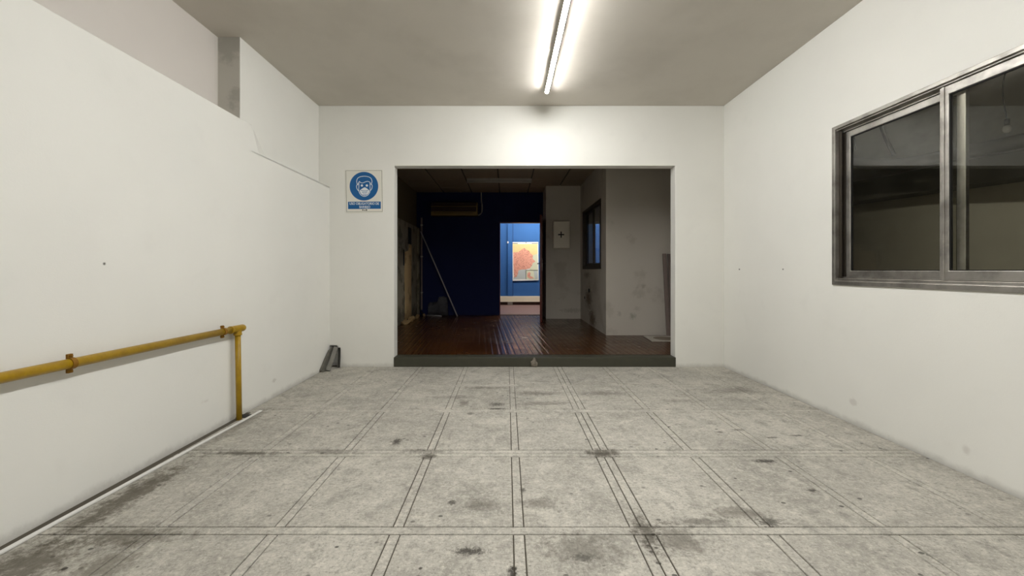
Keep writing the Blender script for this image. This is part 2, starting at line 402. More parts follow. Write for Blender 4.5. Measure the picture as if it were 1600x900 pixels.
trans = [(-2.56,-2.51),(-1.87,-1.82),(-1.18,-1.13),(-.49,-.44),(.2,.247),(.89,.937),(1.581,1.628),(2.242,2.326),(2.947,3.008),(3.628,3.664)]
rows = []
prev = YN+.002
for a, b in trans:
    rows.append((prev, a)); prev = b
rows.append((prev, YB))
for (a, b) in rows:
    far = a > 2.9
    subs = [(a, b)]
    if abs(a-3.008) < .01: subs = [(3.008, 3.215), (3.215, 3.42), (3.42, 3.628)]
    for (x0, x1) in colx:
        if x0 < -1.9 and a > 2.9: x0 = XL+.004
        for sa, sb in subs: slab('floor_tile', x0, x1, sa, sb, 'concrete', .0018 if far else .0024)
    for (x0, x1) in longs: slab('joint_strip', x0, x1, a, b, 'strip', .0018 if far else .0026, top=-.0006)
for a, b in trans:
    x0 = XL+.004 if a > 2.9 else -1.985
    if b-a > .07:
        m = (a+b)/2
        slab('joint_strip', x0, 2.479, a, m, 'strip', .0024, top=-.0006); slab('joint_strip', x0, 2.479, m, b, 'strip', .0024, top=-.0006)
    else:
        slab('joint_strip', x0, 2.479, a, b, 'strip', .0016 if a > 2.9 else .0026, top=-.0006)
slab('gutter_bed', XL, -1.985, YN, 2.98, 'gutter', .001, .001, top=-.004)

# ---- ceiling
struct(boxes('ceiling', [(-2.6, 2.7, YN-.1, 4.5, ZC, ZC+.12)], 'ceil'), 'plain off-white ceiling with the tube light on it', 'ceiling')

# ---- left wall: thick lower part with ledge, recessed upper part, pillar of bare cement
wl = voxel('wall_left', [-2.6, -2.336, -2.155, XL], [YN, 3.02, 3.06, YB+.02], [-.12, 2.06, 2.26, ZC],
    lambda x, y, z: (x < -2.336) or (x < -2.155 and (z < 2.26 or y > 3.06)) or (z < 2.06) or (z < 2.26 and y < 3.02), 'wall', bevel=.006)
struct(wl, 'white left wall with a long ledge below a recess', 'wall')
me = wl.data; me.materials.append(M['cement']); me.materials.append(M['upper'])
for p in me.polygons:
    c = p.center
    if p.normal.y < -.5 and c.z > 2.3 and c.x > -2.4: p.material_index = 1
    elif p.normal.x > .5 and c.x < -2.2: p.material_index = 2
bm = bmesh.new()
vv = {k: bm.verts.new(p) for k, p in dict(P0=(-2.03,3.012,2.26), P1=(-2.157,3.012,2.31), S=(-2.03,3.012,2.05), Q0=(-2.03,3.10,2.06), Q1=(-2.157,3.40,2.10), R0=(-2.03,4.345,2.06), R1=(-2.157,4.345,2.085), T=(-2.157,3.012,2.05), W=(-2.157,4.345,2.05), X=(-2.03,4.345,2.05)).items()}
for f in ('P0 S Q0', 'P0 Q0 Q1 P1', 'Q0 R0 R1 Q1', 'S X R0 Q0', 'P1 T S P0', 'P1 Q1 R1 W T', 'R1 R0 X W', 'S T W X'): bm.faces.new([vv[k] for k in f.split()])
finish('plaster_fillet', bm, 'wall', wl)
# ---- back wall with the wide opening and a broken notch in the corner
OX0, OX1, OZ = -1.29, 1.928, 2.302
NZ, NX = .245, -1.945
def back_solid(x, y, z):
    if OX0 < x < OX1 and z < OZ: return False
    if XL < x < NX and z < NZ and y < YB+.09: return False
    return True
struct(voxel('wall_back', [-2.155, XL, NX, OX0, OX1, XR+.02], [YB, YB+.09, YB2], [-.1, NZ, OZ, ZC], back_solid, 'wall', bevel=.004),
    'white wall facing the camera with the wide opening', 'wall')
# ---- right wall with window hole
WY0, WY1, WZ0, WZ1 = 1.445, 2.885, .993, 2.187
struct(voxel('wall_right', [XR, XR+.13], [YN, WY0, WY1, YB2], [-.12, WZ0, WZ1, ZC],
    lambda x, y, z: not (WY0 < y < WY1 and WZ0 < z < WZ1), 'wall', bevel=.004), 'white right wall with the aluminium window', 'wall')
struct(boxes('wall_near', [(-2.6, 2.7, YN-.1, YN, -.1, ZC)], 'wall'), 'white wall behind the viewer', 'wall')

# ---- step under the opening
st = struct(voxel('trim_1', [OX0-.004, OX1+.004], [YB-.012, YB2+.02], [.0, ZF2], lambda *a: True, 'step', bevel=.006), 'dark olive painted step along the foot of the opening', 'step')

# ---- window_1 : aluminium sliding window
win = struct_empty('window_1', (XR, 2.165, WZ0), 'grey aluminium sliding window in the right wall', 'window')
fx0, fx1 = XR-.012, XR+.095
fw = .04
voxel('window_frame', [fx0, fx0+.014, fx0+.03, fx1], [WY0, WY0+.028, WY0+fw, WY1-fw, WY1-.028, WY1], [WZ0, WZ0+.03, WZ0+.05, WZ1-.036, WZ1-.026, WZ1],
    lambda x, y, z: (x < fx0+.014 and (y < WY0+.028 or y > WY1-.028 or z < WZ0+.03 or z > WZ1-.026)) or (x > fx0+.014 and (y < WY0+.018+.01 or y > WY1-.028 or z < WZ0+.05 or z > WZ1-.036)), 'alu', win, bevel=.0025)
boxes('track_fin', [(XR+.036, XR+.040, WY0+.03, WY1-.03, WZ0+.05, WZ0+.062), (XR+.036, XR+.040, WY0+.03, WY1-.03, WZ1-.052, WZ1-.036)], 'alu', win)
boxes('track_fin', [(XR+.020, XR+.024, WY1-.050, WY1-.028, WZ0+.05, WZ1-.036), (XR+.044, XR+.050, WY1-.055, WY1-.028, WZ0+.05, WZ1-.036)], 'alu_dark', win)
def sash(name, xa, ya, yb, za, zb, wl_, wr, wt, wb, lab):
    e = bpy.data.objects.new(name, None); C.objects.link(e); e.parent = win; e['label'] = lab
    xb = xa+.022
    voxel('sash_frame', [xa, xa+.006, xb-.006, xb], [ya, ya+wl_*.5, ya+wl_, yb-wr, yb-wr*.5, yb], [za, za+wb, zb-wt, zb],
        lambda x, y, z: (y < ya+wl_ or y > yb-wr or z < za+wb or z > zb-wt) and not (xa < x < xa+.006 and (ya+wl_*.5 < y < ya+wl_ or yb-wr < y < yb-wr*.5) and False), 'alu', e, bevel=.003)
    boxes('pane', [(xa+.009, xa+.013, ya+wl_-.004, yb-wr+.004, za+wb-.004, zb-wt+.004)], 'glass', e)
    g = .005
    y0, y1, z0, z1 = ya+wl_, yb-wr, za+wb, zb-wt
    boxes('gasket', [(xa+.004, xa+.018, y0, y0+g, z0, z1), (xa+.004, xa+.018, y1-g, y1, z0, z1), (xa+.004, xa+.018, y0, y1, z0, z0+g), (xa+.004, xa+.018, y0, y1, z1-g, z1)], 'gasket', e)
    return e
rs = sash('sliding_sash', XR+.012, WY0+.03, 2.187, WZ0+.052, WZ1-.038, .045, .046, .05, .055, 'nearer sash on the right')
ls = sash('sliding_sash', XR+.048, 2.092, WY1-.055, WZ0+.052, WZ1-.052, .042, .036, .045, .055, 'rear sash on the left')
boxes('stile_cover', [(XR+.006, XR+.013, 2.160, 2.172, WZ0+.052, WZ1-.038)], 'alu', win, bevel=.002)

# ---- dark annex behind the window, its far wall on a slant
def slant(y): return 3.608-.316*(y-3.168)
def slant_plate(name, z0, z1, off0, off1, mat, y0=.2, y1=4.9, parent=None):
    bm = bmesh.new(); n = Vector((1, .316, 0)).normalized()
    a = Vector((slant(y0), y0, 0)); b = Vector((slant(y1), y1, 0))
    plate(bm, [a-n*off0+Vector((0,0,z0)), b-n*off0+Vector((0,0,z0)), b-n*off0+Vector((0,0,z1)), a-n*off0+Vector((0,0,z1))], n*(off0-off1))
    return finish(name, bm, mat, parent)
struct(slant_plate('wall_annex_far', -.05, 1.76, 0, -.12, 'annex'), 'dim grey lower wall seen through the window', 'wall')
struct(slant_plate('wall_annex_upper', 1.76, 3.1, 0, -.12, 'annex_up'), 'dim upper wall seen through the window', 'wall')
struct(boxes('wall_annex_end', [(XR+.13, 4.2, 4.7, 4.82, -.05, 3.1)], 'annex'), 'dim end wall behind the window', 'wall')
struct(boxes('wall_annex_near', [(XR+.13, 5.3, .1, .22, -.05, 3.1)], 'annex'), 'near end wall of the dim room behind the window', 'wall')
struct(boxes('floor_annex', [(XR+.13, 5.3, .1, 4.8, -.12, -.05)], 'annex'), 'floor of the dim room behind the window', 'floor')
struct(boxes('ceiling_annex', [(XR+.13, 4.8, .1, 4.8, 3.0, 3.1)], 'annex_dark'), 'dark ceiling of the room behind the window', 'ceiling')
tag(slant_plate('air_duct', 1.745, 1.93, .24, .012, 'annex_dark', .3, 4.6), 'long dark box duct behind the window glass', 'duct')
bm = bmesh.new()
tube(bm, smoothline([(slant(4.0)-.12, 4.0, 2.26), (slant(3.6)-.18, 3.6, 2.13), (slant(3.3)-.19, 3.3, 2.03), (slant(2.8)-.17, 2.8, 2.01), (slant(.4)-.17, .4, 2.0)]), .05, 12)
tag(finish('bent_pipe', bm, 'annex_dark', smooth=True), 'bent grey pipe lying along the top of the duct', 'pipe')
struct(boxes('trim_2', [(XR+.13, 3.75, 2.2, 2.5, 2.72, 3.0)], 'annex_dark'), 'dark beam under the ceiling behind the window', 'beam')
bm = bmesh.new(); tube(bm, smoothline([(3.14, 3.2, 2.98), (3.12, 3.2, 2.6), (3.17, 3.2, 2.3), (3.27, 3.2, 2.08)]), .014, 8)
tag(finish('hanging_cable', bm, 'cable', smooth=True), 'thick dark cable hanging behind the left pane', 'cable')
bm = bmesh.new(); tube(bm, smoothline([(2.98, 3.3, 2.98), (3.0, 3.3, 2.5), (3.04, 3.3, 2.15)]), .005, 6)
tag(finish('hanging_wire', bm, 'cable', smooth=True), 'thin wire hanging near the left edge of the window', 'wire')
lb = thing('hanging_bulb', (3.30, 2.50, 2.9), 'small clear bulb hanging on a wire behind the right pane', 'bulb')
bm = bmesh.new(); tube(bm, smoothline([(3.30, 2.5, 2.72), (3.31, 2.5, 2.5), (3.27, 2.5, 2.3), (3.30, 2.5, 2.1)]), .004, 6); finish('wire', bm, 'cable', lb, True)
bm = bmesh.new(); cyl(bm, (3.3, 2.5, 2.10), (3.3, 2.5, 2.06), .012, 12); finish('socket', bm, 'cable', lb, True)
bm = bmesh.new(); bmesh.ops.create_uvsphere(bm, u_segments=14, v_segments=10, radius=.02); bmesh.ops.scale(bm, vec=(1,1,1.35), verts=bm.verts); bmesh.ops.translate(bm, vec=(3.3,2.5,2.035), verts=bm.verts)
finish('glass_bulb', bm, 'white_plastic', lb, True)

# ---- tube lights on the ceiling
TX = .412
def batten(y0, y1, label, mat='tube', x=TX, z=ZC, along='y', group='tube lights in a row on the ceiling'):
    t = thing('tube_light', (x, (y0+y1)/2, z), label, 'light', group)
    boxes('housing', [(x-.011, x+.011, y0, y1, z-.028, z)], 'white_plastic', t, bevel=.003)
    for nm, a0, a1, mm in (('tube', -75, 75, mat), ('tube_back', 75, 285, 'white_plastic')):
        bm = bmesh.new(); n = 14; A = []; B = []
        for k in range(n+1):
            a = math.radians(a0+(a1-a0)*k/n); px, pz = x+.019*math.sin(a), z-.042-.019*math.cos(a)
            A.append(bm.verts.new((px, y0+.012, pz))); B.append(bm.verts.new((px, y1-.012, pz)))
        for k in range(n): bm.faces.new((A[k], A[k+1], B[k+1], B[k]))
        bm.faces.new(A[::-1]); bm.faces.new(B); bm.faces.new((A[n], A[0], B[0], B[n]))
        finish(nm, bm, mm, t, True)
    for a, b in ((y0, y0+.012), (y1-.012, y1)):
        bm = bmesh.new(); cyl(bm, (x, a, z-.042), (x, b, z-.042), .0195, 16); box(bm, x-.012, x+.012, a, b, z-.042, z-.02); finish('end_cap', bm, 'white_plastic', t)
    return t
batten(2.955, 3.925, 'lit white tube light whose end points at the opening')
batten(1.985, 2.955, 'lit white tube light cut off by the top of the picture')
batten(1.015, 1.985, 'added unseen tube light third in the row from the opening')  # added out of view to even the light on the walls
batten(.045, 1.015, 'added unseen tube light fourth in the row, above the viewer')  # unseen extra tube, also added for more even walls

batten(-.925, .045, 'added unseen tube light last in the row, behind the viewer')  # last of the added tubes, fills the room from behind the camera

# ---- yellow pipe on the left wall
PX = -1.984
yp = thing('yellow_pipe', (PX, 2.79, 0), 'yellow painted gas pipe running along the white left wall', 'pipe')
bm = bmesh.new(); cyl(bm, (PX, -.6, .690), (PX, 2.76, .673), .0225, 24); finish('horizontal_pipe', bm, 'yellow', yp, True)
bm = bmesh.new()
cyl(bm, (PX, 2.715, .673), (PX, 2.73, .673), .0275, 24); cyl(bm, (PX, 2.73, .673), (PX, 2.845, .672), .0255, 24)
tube(bm, [(PX, 2.84+.026*math.sin(t), .672) for t in (0, .4, .8, 1.15, 1.4)], [.0255*math.cos(t) for t in (0, .4, .8, 1.15, 1.4)], 24)
cyl(bm, (PX, 2.793, .665), (PX, 2.793, .63), .025, 24); cyl(bm, (PX, 2.793, .638), (PX, 2.793, .625), .027, 24)
finish('tee_fitting', bm, 'yellow', yp, True, .0015)
bm = bmesh.new(); cyl(bm, (PX, 2.793, .65), (PX+.006, 2.80, -.03), .0185, 24); finish('vertical_pipe', bm, 'yellow', yp, True)
for cy in (1.723, 2.648):
    zc = .673+.017*(2.76-cy)/3.36
    e = bpy.data.objects.new('pipe_clamp', None); C.objects.link(e); e.parent = yp
    bm = bmesh.new(); n = 20; R0, R1, hw = .0228, .0262, .010
    for s in range(n):
        a0, a1 = [-math.pi/2+math.pi*(s+q)/n for q in (0, 1)]
        p = lambda a, r, yy: Vector((PX+math.cos(a)*r, yy, zc+math.sin(a)*r))
        v = [bm.verts.new(p(a, r, yy)) for yy in (cy-hw, cy+hw) for a, r in ((a0,R0),(a1,R0),(a1,R1),(a0,R1))]
        for f in ((0,1,2,3),(7,6,5,4),(3,2,6,7),(0,4,5,1)): bm.faces.new([v[i] for i in f])
    for sg in (-1, 1):
        box(bm, PX-.004, PX, cy-hw, cy+hw, *sorted((zc+sg*.022, zc+sg*.043)))
        box(bm, PX-.011, PX-.007, cy-hw, cy+hw, *sorted((zc+sg*.022, zc+sg*.043)))
    finish('strap', bm, 'rust', e)
    boxes('standoff', [(XL+.001, PX-.012, cy-.006, cy+.006, zc-.008, zc+.008)], 'rust', e)
    for sg in (-1, 1):
        bm = bmesh.new(); cyl(bm, (PX-.020, cy, zc+sg*.035), (PX+.010, cy, zc+sg*.035), .003, 8); cyl(bm, (PX, cy, zc+sg*.035), (PX+.005, cy, zc+sg*.035), .0062, 6); finish('bolt', bm, 'rust', e)
# hole where the pipe goes into the floor, white strip lying beside the wall
tag(boxes('floor_socket', [(-2.028, -1.945, 2.83, 2.90, -.002, .0015)], 'black'), 'small dark hole in the floor beside the yellow pipe foot', 'hole')
bm = bmesh.new(); plate(bm, [(-2.012, .3, .001), (-1.990, .3, .001), (-1.912, 2.965, .001), (-1.932, 2.965, .001)], (0, 0, .009))
tag(finish('floor_strip', bm, 'white_plastic', bevel=.002), 'long thin white strip lying on the floor along the left wall', 'strip')

# ---- sign
SX, SZ, SY = (568.9-792)/F*YB, EYE+(423-299.1)/F*YB, YB
U = .000692
def sg(u, v, d=0): return Vector((SX+(u-412)*U, SY-d, SZ-(v-467)*U))
sign = thing('safety_sign', (SX, SY, SZ), 'white safety sign with a blue disc showing a masked head', 'sign')
bm = bmesh.new(); plate(bm, [sg(97,112), sg(722,108), sg(728,820), sg(112,826)], (0, -.004, 0)); finish('panel', bm, 'sign_white', sign, bevel=.001)
D = (0, -.0005, 0)
bm = bmesh.new(); ribbon(bm, [sg(113,126,.004), sg(707,123,.004), sg(716,800,.004), sg(126,806,.004)], .0042, D, True); finish('border_line', bm, 'sign_line', sign)
bm = bmesh.new(); plate(bm, [sg(412+237*math.cos(t), 382+237*math.sin(t), .004) for t in [2*math.pi*i/72 for i in range(72)]], D); finish('blue_disc', bm, 'sign_blue', sign)
bm = bmesh.new(); plate(bm, [sg(148,640,.004), sg(690,636,.004), sg(691,755,.004), sg(150,760,.004)], D); finish('blue_banner', bm, 'sign_blue', sign)
bm = bmesh.new()
q = lambda L: smoothline([sg(a, b, .0045) for a, b in L], 6)
LW = .0066
ribbon(bm, q([(303,362),(296,330),(292,296),(308,252),(352,226),(418,217),(484,226),(528,252),(545,298),(540,330),(532,358)]), LW, D)
ribbon(bm, q([(308,350),(325,322),(338,302),(352,320),(392,328),(430,313),(468,302),(506,314),(522,345)]), LW, D)
ribbon(bm, q([(322,356),(300,360),(289,385),(297,425),(320,458)]), LW, D)
ribbon(bm, q([(522,352),(540,356),(549,380),(542,420),(520,455)]), LW, D)
ribbon(bm, q([(330,325),(328,390),(326,455),(345,505),(378,538),(420,550),(462,538),(496,505),(514,455),(513,390),(512,330)]), LW, D)
for ex in (378, 460): plate(bm, [sg(ex+19*math.cos(t), 371+19*math.sin(t), .0045) for t in [2*math.pi*i/20 for i in range(20)]], D)
plate(bm, [sg(a, b, .0045) for a, b in ((425,400),(452,412),(478,432),(502,452),(498,482),(480,510),(452,528),(420,535),(388,526),(362,506),(347,480),(343,452),(368,432),(396,412))], D)
finish('pictogram', bm, 'sign_print', sign)
bm = bmesh.new()
for L in ([(362,448),(392,458),(424,461),(456,458),(484,446)], [(378,478),(424,488),(470,476)], [(392,508),(424,515),(456,507)]): ribbon(bm, smoothline([sg(a, b, .005) for a, b in L], 4), .005, D)
finish('mask_folds', bm, 'sign_blue', sign)
def text(s, cx, cz, y, size, mat, parent, name='lettering', sx=1.0, bold=.0):
    cu = bpy.data.curves.new(name, 'FONT'); cu.body = s; cu.size = size; cu.align_x = 'CENTER'; cu.align_y = 'CENTER'; cu.extrude = .0003; cu.offset = bold
    o = bpy.data.objects.new('tmp', cu); C.objects.link(o); bpy.context.view_layer.update()
    me = bpy.data.meshes.new_from_object(o.evaluated_get(bpy.context.evaluated_depsgraph_get()))
    bpy.data.objects.remove(o)
    me.transform(Matrix.Translation((cx, y, cz)) @ Matrix.Rotation(math.pi/2, 4, 'X') @ Matrix.Diagonal((sx, 1, 1, 1)))
    me.transform(Matrix.Translation(-org(parent))); me.name = name; me.materials.clear()
    return link(name, me, mat, parent)
p = sg(417, 672, .0048); text('USO OBLIGATORIO DE', p.x, p.z, p.y, .037, 'sign_print', sign, sx=.88, bold=.0006)
p = sg(425, 727, .0048); text('BARBIJO', p.x, p.z, p.y, .037, 'sign_print', sign, sx=.92, bold=.0006)
bm = bmesh.new()
for a, b, cc, d in ((382,766,402,786),(408,775,440,786),(444,764,466,788)): plate(bm, [sg(a,b,.004), sg(cc,b,.004), sg(cc,d,.004), sg(a,d,.004)], D)
finish('maker_mark', bm, 'sign_line', sign)

# ---- scraps of metal profile stuffed in the corner notch
def profile(name, foot, top, wd, lip, side, mat, label, grp=None):
    """bent sheet profile: web of width wd with a lip on each edge, standing from foot to top"""
    foot, top, side = Vector(foot), Vector(top), Vector(side).normalized()
    ax = (top-foot).normalized(); side = (side-ax*side.dot(ax)).normalized(); nrm = ax.cross(side).normalized()
    L = (top-foot).length; th = .003; bm = bmesh.new()
    sec = [(-wd/2, lip), (-wd/2, 0), (wd/2, 0), (wd/2, lip*.6), (wd/2-th, lip*.6), (wd/2-th, th), (-wd/2+th, th), (-wd/2+th, lip)]
    r = []
    for s, b in ((0, 0), (.5, .010), (.85, .006), (1, -.012)):
        r.append([bm.verts.new(foot+ax*L*s+side*u+nrm*(v+b)) for u, v in sec])
    for A, B in zip(r, r[1:]):
        for i in range(8): bm.faces.new((A[i], A[(i+1)%8], B[(i+1)%8], B[i]))
    bm.faces.new(r[0]); bm.faces.new(r[-1][::-1])
    return tag(finish(name, bm, mat), label, 'scrap metal', grp)
g = 'metal scraps in the corner'
profile('metal_profile', (-1.995, 4.10, .006), (-1.985, 4.325, .215), .055, .02, (.3, 1, 0), 'grey_metal', 'pale grey bent metal scrap leaning on the left wall in the corner', g)
profile('metal_profile', (-1.955, 4.14, .004), (-1.955, 4.335, .225), .045, -.018, (1, .6, 0), 'grey_metal', 'middle bent metal scrap in the corner, beside the palest one', g)
profile('metal_profile', (-1.900, 4.285, .004), (-1.915, 4.333, .22), .025, -.014, (1, .2, 0), 'grey_dark', 'dark narrow metal scrap standing nearest the opening in the corner', g)
tag(boxes('corner_block', [(-2.02, -1.95, YB+.03, YB+.085, .195, .225)], 'grey_dark', bevel=.004), 'dark lump at the top of the broken corner notch', 'scrap metal')

# ---- lump of mortar on the step
bm = bmesh.new(); bmesh.ops.create_icosphere(bm, subdivisions=3, radius=1)
for v in bm.verts:
    c = v.co; k = 1+.16*math.sin(5*c.x+2*c.z)+.10*math.sin(9*c.z+4*c.y)
    c *= k
    if c.x > .05 and c.z > .1: c.x *= .55; c.y *= .3
    if (c.x-.25)**2+(c.z-.2)**2 < .10: c.y *= .1
    v.co = Vector((c.x*.040+.318, c.y*.022+YB-.022, c.z*.050+.050))
tag(finish('mortar_lump', bm, 'stone', smooth=True), 'broken pale mortar lump stuck on the front of the dark step', 'rubble')

# ================================================================== THE BACK ROOM
XW = 1.52; YP = 7.81; YFC = 5.81; XR2 = 2.62
struct(boxes('floor_back_room', [(-2.3, XR2+.2, YB2+.0, YBL+.1, -.1, ZF2)], 'ribbed'), 'dark red-brown ribbed floor of the back room', 'floor')
cl = struct(boxes('ceiling_back_room', [(-2.3, XR2+.2, YB2, YBL+.1, ZC2+.012, ZC2+.1)], 'tbar'), 'dim panelled ceiling of the back room', 'ceiling')
PW = .625; gx0 = -.16-PW*4
base_me = None
for i in range(9):
    for j in range(7):
        x0 = gx0+i*PW; y0 = YB2+.02+j*.70
        if x0 > XR2 or y0 > YBL: continue
        if base_me is None:
            o = boxes('ceiling_panel', [(0, PW-.024, 0, .70-.024, -.002, .012)], 'panel', bevel=.003); base_me = o.data; o.parent = cl
        else:
            o = link('ceiling_panel', base_me, None, cl); b = o.modifiers.new('bevel', 'BEVEL'); b.width = .003; b.segments = 1
        o.location = (x0+.012, y0+.012, ZC2)
# left wall of the back room
struct(boxes('wall_back_room_left', [(-2.3, -2.015, YB2, YBL, -.1, ZC2+.02)], 'peel_up'), 'brown upper left wall of the back room', 'wall')
ll = struct(boxes('wall_back_room_left_lower', [(-2.02, -1.95, YB2, YBL, ZF2, 2.05)], 'peel', bevel=.006), 'peeling damp lower left wall of the back room', 'wall')
bm = bmesh.new()
plate(bm, [(-1.951, y, z) for y, z in ((7.22,.16),(7.72,.14),(7.70,.9),(7.73,1.3),(7.72,1.62),(7.56,1.66),(7.50,1.5),(7.24,1.46),(7.2,1.0),(7.25,.6))], (.010, 0, 0))
finish('plaster_patch', bm, 'cream_plaster', ll, bevel=.003)
boxes('dark_recess', [(-1.952, -1.936, 7.47, 7.68, 1.63, 1.96)], 'black', ll, bevel=.004)
boxes('dark_recess', [(-1.952, -1.944, 7.12, 7.19, 1.2, 1.5)], 'black', ll)
boxes('corner_post', [(-1.952, -1.93, 8.25, 8.40, ZF2, 2.0)], 'peel', ll, bevel=.004)
# navy wall with two doorways
DX0, DX1, DZ = -.163, .79, 2.185
D2X0, D2X1, D2Z = 1.72, 2.30, 2.156
struct(voxel('wall_navy', [-2.3, DX0, DX1, D2X0, D2X1, 3.4], [YBL, YBL+.14], [-.1, ZF2, D2Z, DZ, ZC2+.1],
    lambda x, y, z: not ((DX0 < x < DX1 and ZF2 < z < DZ) or (D2X0 < x < D2X1 and ZF2 < z < D2Z)), 'navy', bevel=.003), 'dark navy far wall of the back room with the bright doorway', 'wall')
# pillar block, wall with inner window, wall facing us
struct(boxes('wall_pillar', [(.805, XW, YP, YBL, -.1, ZC2+.02)], 'back_wall_paint', bevel=.004), 'dim white pillar wall behind the open door', 'wall')
W2 = (6.12, 7.56, 1.13, 2.27)
struct(voxel('wall_booth', [XW, XW+.10, XR2+.2], [YFC, YFC+.11, W2[0], W2[1], YP+.1], [-.1, W2[2], W2[3], ZC2+.02],
    lambda x, y, z: (y < YFC+.11) or (x < XW+.10 and not (W2[0] < y < W2[1] and W2[2] < z < W2[3])), 'back_wall_paint', bevel=.004),
    'stained off-white booth wall right of the open door', 'wall')
struct(boxes('wall_back_room_right', [(XR2, XR2+.15, YB2, YFC, -.1, ZC2+.02)], 'back_wall_paint'), 'right side wall of the back room', 'wall')
struct(boxes('wall_booth_right', [(2.9, 3.05, YFC, YBL, -.1, ZC2+.1)], 'navy'), 'side wall inside the booth', 'wall')
tag(boxes('socket_hole', [(XW-.006, XW+.002, 6.93, 7.06, .70, .77)], 'black', bevel=.002), 'small black socket hole in the stained booth wall', 'socket')
tag(boxes('socket_hole', [(XW-.006, XW+.002, 7.36, 7.42, .55, .60)], 'black', bevel=.002), 'tiny black hole in the booth wall nearest the pillar', 'socket')
# window_2 : inner window of the booth
w2 = struct_empty('window_2', (XW, 6.84, W2[2]), 'small dark-framed inner window showing blue light', 'window')
y0, y1, z0, z1 = W2
voxel('window_frame', [XW-.012, XW+.07], [y0, y0+.05, y1-.05, y1], [z0, z0+.06, z1-.05, z1], lambda x, y, z: y < y0+.05 or y > y1-.05 or z < z0+.06 or z > z1-.05, 'alu_dark', w2, bevel=.003)
ym = 6.72
voxel('sash_frame', [XW+.036, XW+.058], [ym+.02, ym+.08, y1-.11, y1-.05], [z0+.06, z0+.11, z1-.09, z1-.05], lambda x, y, z: y < ym+.08 or y > y1-.11 or z < z0+.11 or z > z1-.09, 'alu_dark', w2, bevel=.002)
voxel('sash_frame', [XW+.008, XW+.030], [y0+.05, y0+.10, ym-.04, ym+.02], [z0+.06, z0+.10, z1-.09, z1-.05], lambda x, y, z: y < y0+.10 or y > ym-.04 or z < z0+.10 or z > z1-.09, 'alu_dark', w2, bevel=.002)
boxes('pane', [(XW+.045, XW+.049, ym+.07, y1-.10, z0+.1, z1-.08)], 'glass_back', w2)
boxes('pane', [(XW+.017, XW+.021, y0+.09, ym-.035, z0+.09, z1-.08)], 'glass_back2', w2)

# ---- open door leaf, nearly edge-on
hinge = Vector((.80, 8.44, 0)); free = Vector((.645, 7.20, 0))
dv = (free-hinge); dl = .95; dv = dv.normalized(); dn = Vector((dv.y, -dv.x, 0))
if dn.x > 0: dn = -dn
free = hinge+dv*1.22
door = struct_empty('door_1', (hinge.x, hinge.y, ZF2), 'dark red-brown door standing open towards the viewer', 'door')
def dbox(name, a, b, t0, t1, z0_, z1_, mat, parent=door, bevel=0):
    bm = bmesh.new(); P = lambda s, t, z: hinge+dv*s+dn*t+Vector((0,0,z))
    plate(bm, [P(a,t0,z0_), P(b,t0,z0_), P(b,t1,z0_), P(a,t1,z0_)], (0,0,z1_-z0_)); return finish(name, bm, mat, parent, bevel=bevel)
dbox('door_leaf', .01, 1.22, -.02, .02, ZF2+.008, 2.17, 'door', bevel=.003)
for za, zb in ((.25, .95), (1.25, 2.05)): dbox('door_panel', .16, 1.08, .018, .026, za, zb, 'door', bevel=.003)
for s in (1, -1):
    h = dbox('lock_plate', 1.12, 1.16, s*.02, s*.024, 1.10, 1.34, 'chrome')
    bm = bmesh.new(); P = lambda a, t, z: hinge+dv*a+dn*t+Vector((0,0,z))
    tube(bm, smoothline([P(1.14, s*.02, 1.24), P(1.14, s*.06, 1.24), P(1.10, s*.068, 1.24), P(1.03, s*.066, 1.235)], 4), .009, 8); finish('handle', bm, 'black', door, True)
struct(boxes('trim_3', [(DX1-.005, .806, YBL-.02, YBL+.14, ZF2, DZ+.05), (DX0-.002, DX0+.014, YBL-.012, YBL+.14, ZF2, DZ), (DX0, DX1, YBL-.012, YBL+.14, DZ-.016, DZ+.002)], 'door', bevel=.002), 'dark door frame around the bright doorway', 'door frame')
struct(boxes('trim_4', [(DX0, DX1, YBL, YBL+.14, ZF2-.005, ZF2+.006)], 'dark_brown', bevel=.002), 'dark threshold strip of the bright doorway', 'threshold')

# ---- hall beyond
YH = 10.98
struct(boxes('floor_hall', [(-2.2, 3.4, YBL+.1, YH+.1, -.1, ZF2)], 'hall_floor'), 'pinkish floor of the lit hall', 'floor')
hw_ = struct(boxes('wall_hall_far', [(-2.2, 3.4, YH, YH+.12, -.1, 3.0)], 'hall_blue'), 'bright blue far wall of the lit hall', 'wall')
struct(boxes('wall_hall_left', [(-2.3, -2.2, YBL, YH+.1, -.1, 3.0)], 'hall_blue'), 'left end wall of the lit hall', 'wall')
struct(boxes('wall_hall_right', [(3.4, 3.5, YBL, YH+.1, -.1, 3.0)], 'hall_blue'), 'right end wall of the lit hall', 'wall')
struct(boxes('ceiling_hall', [(-2.3, 3.5, YBL+.14, YH+.1, 2.95, 3.05)], 'ceil'), 'ceiling of the lit hall', 'ceiling')
boxes('pilaster', [(.02, .165, YH-.045, YH, .36, 2.95)], 'hall_blue', hw_, bevel=.003)
boxes('pilaster_edge', [(.165, .178, YH-.02, YH, .36, 2.95)], 'navy', hw_)
struct(boxes('baseboard_hall', [(-2.2, 3.4, YH-.06, YH, .20, .365)], 'hall_white', bevel=.004), 'bright cream band along the foot of the blue hall wall', 'baseboard')
struct(boxes('trim_5', [(-2.2, 3.4, YH-.02, YH, ZF2, .20)], 'dark_brown'), 'dark recessed strip below the cream band', 'skirting')
struct(boxes('trim_6', [(.02, .165, YH-.07, YH-.02, ZF2, .20)], 'grey_block', bevel=.003), 'grey block below the blue pilaster', 'block')
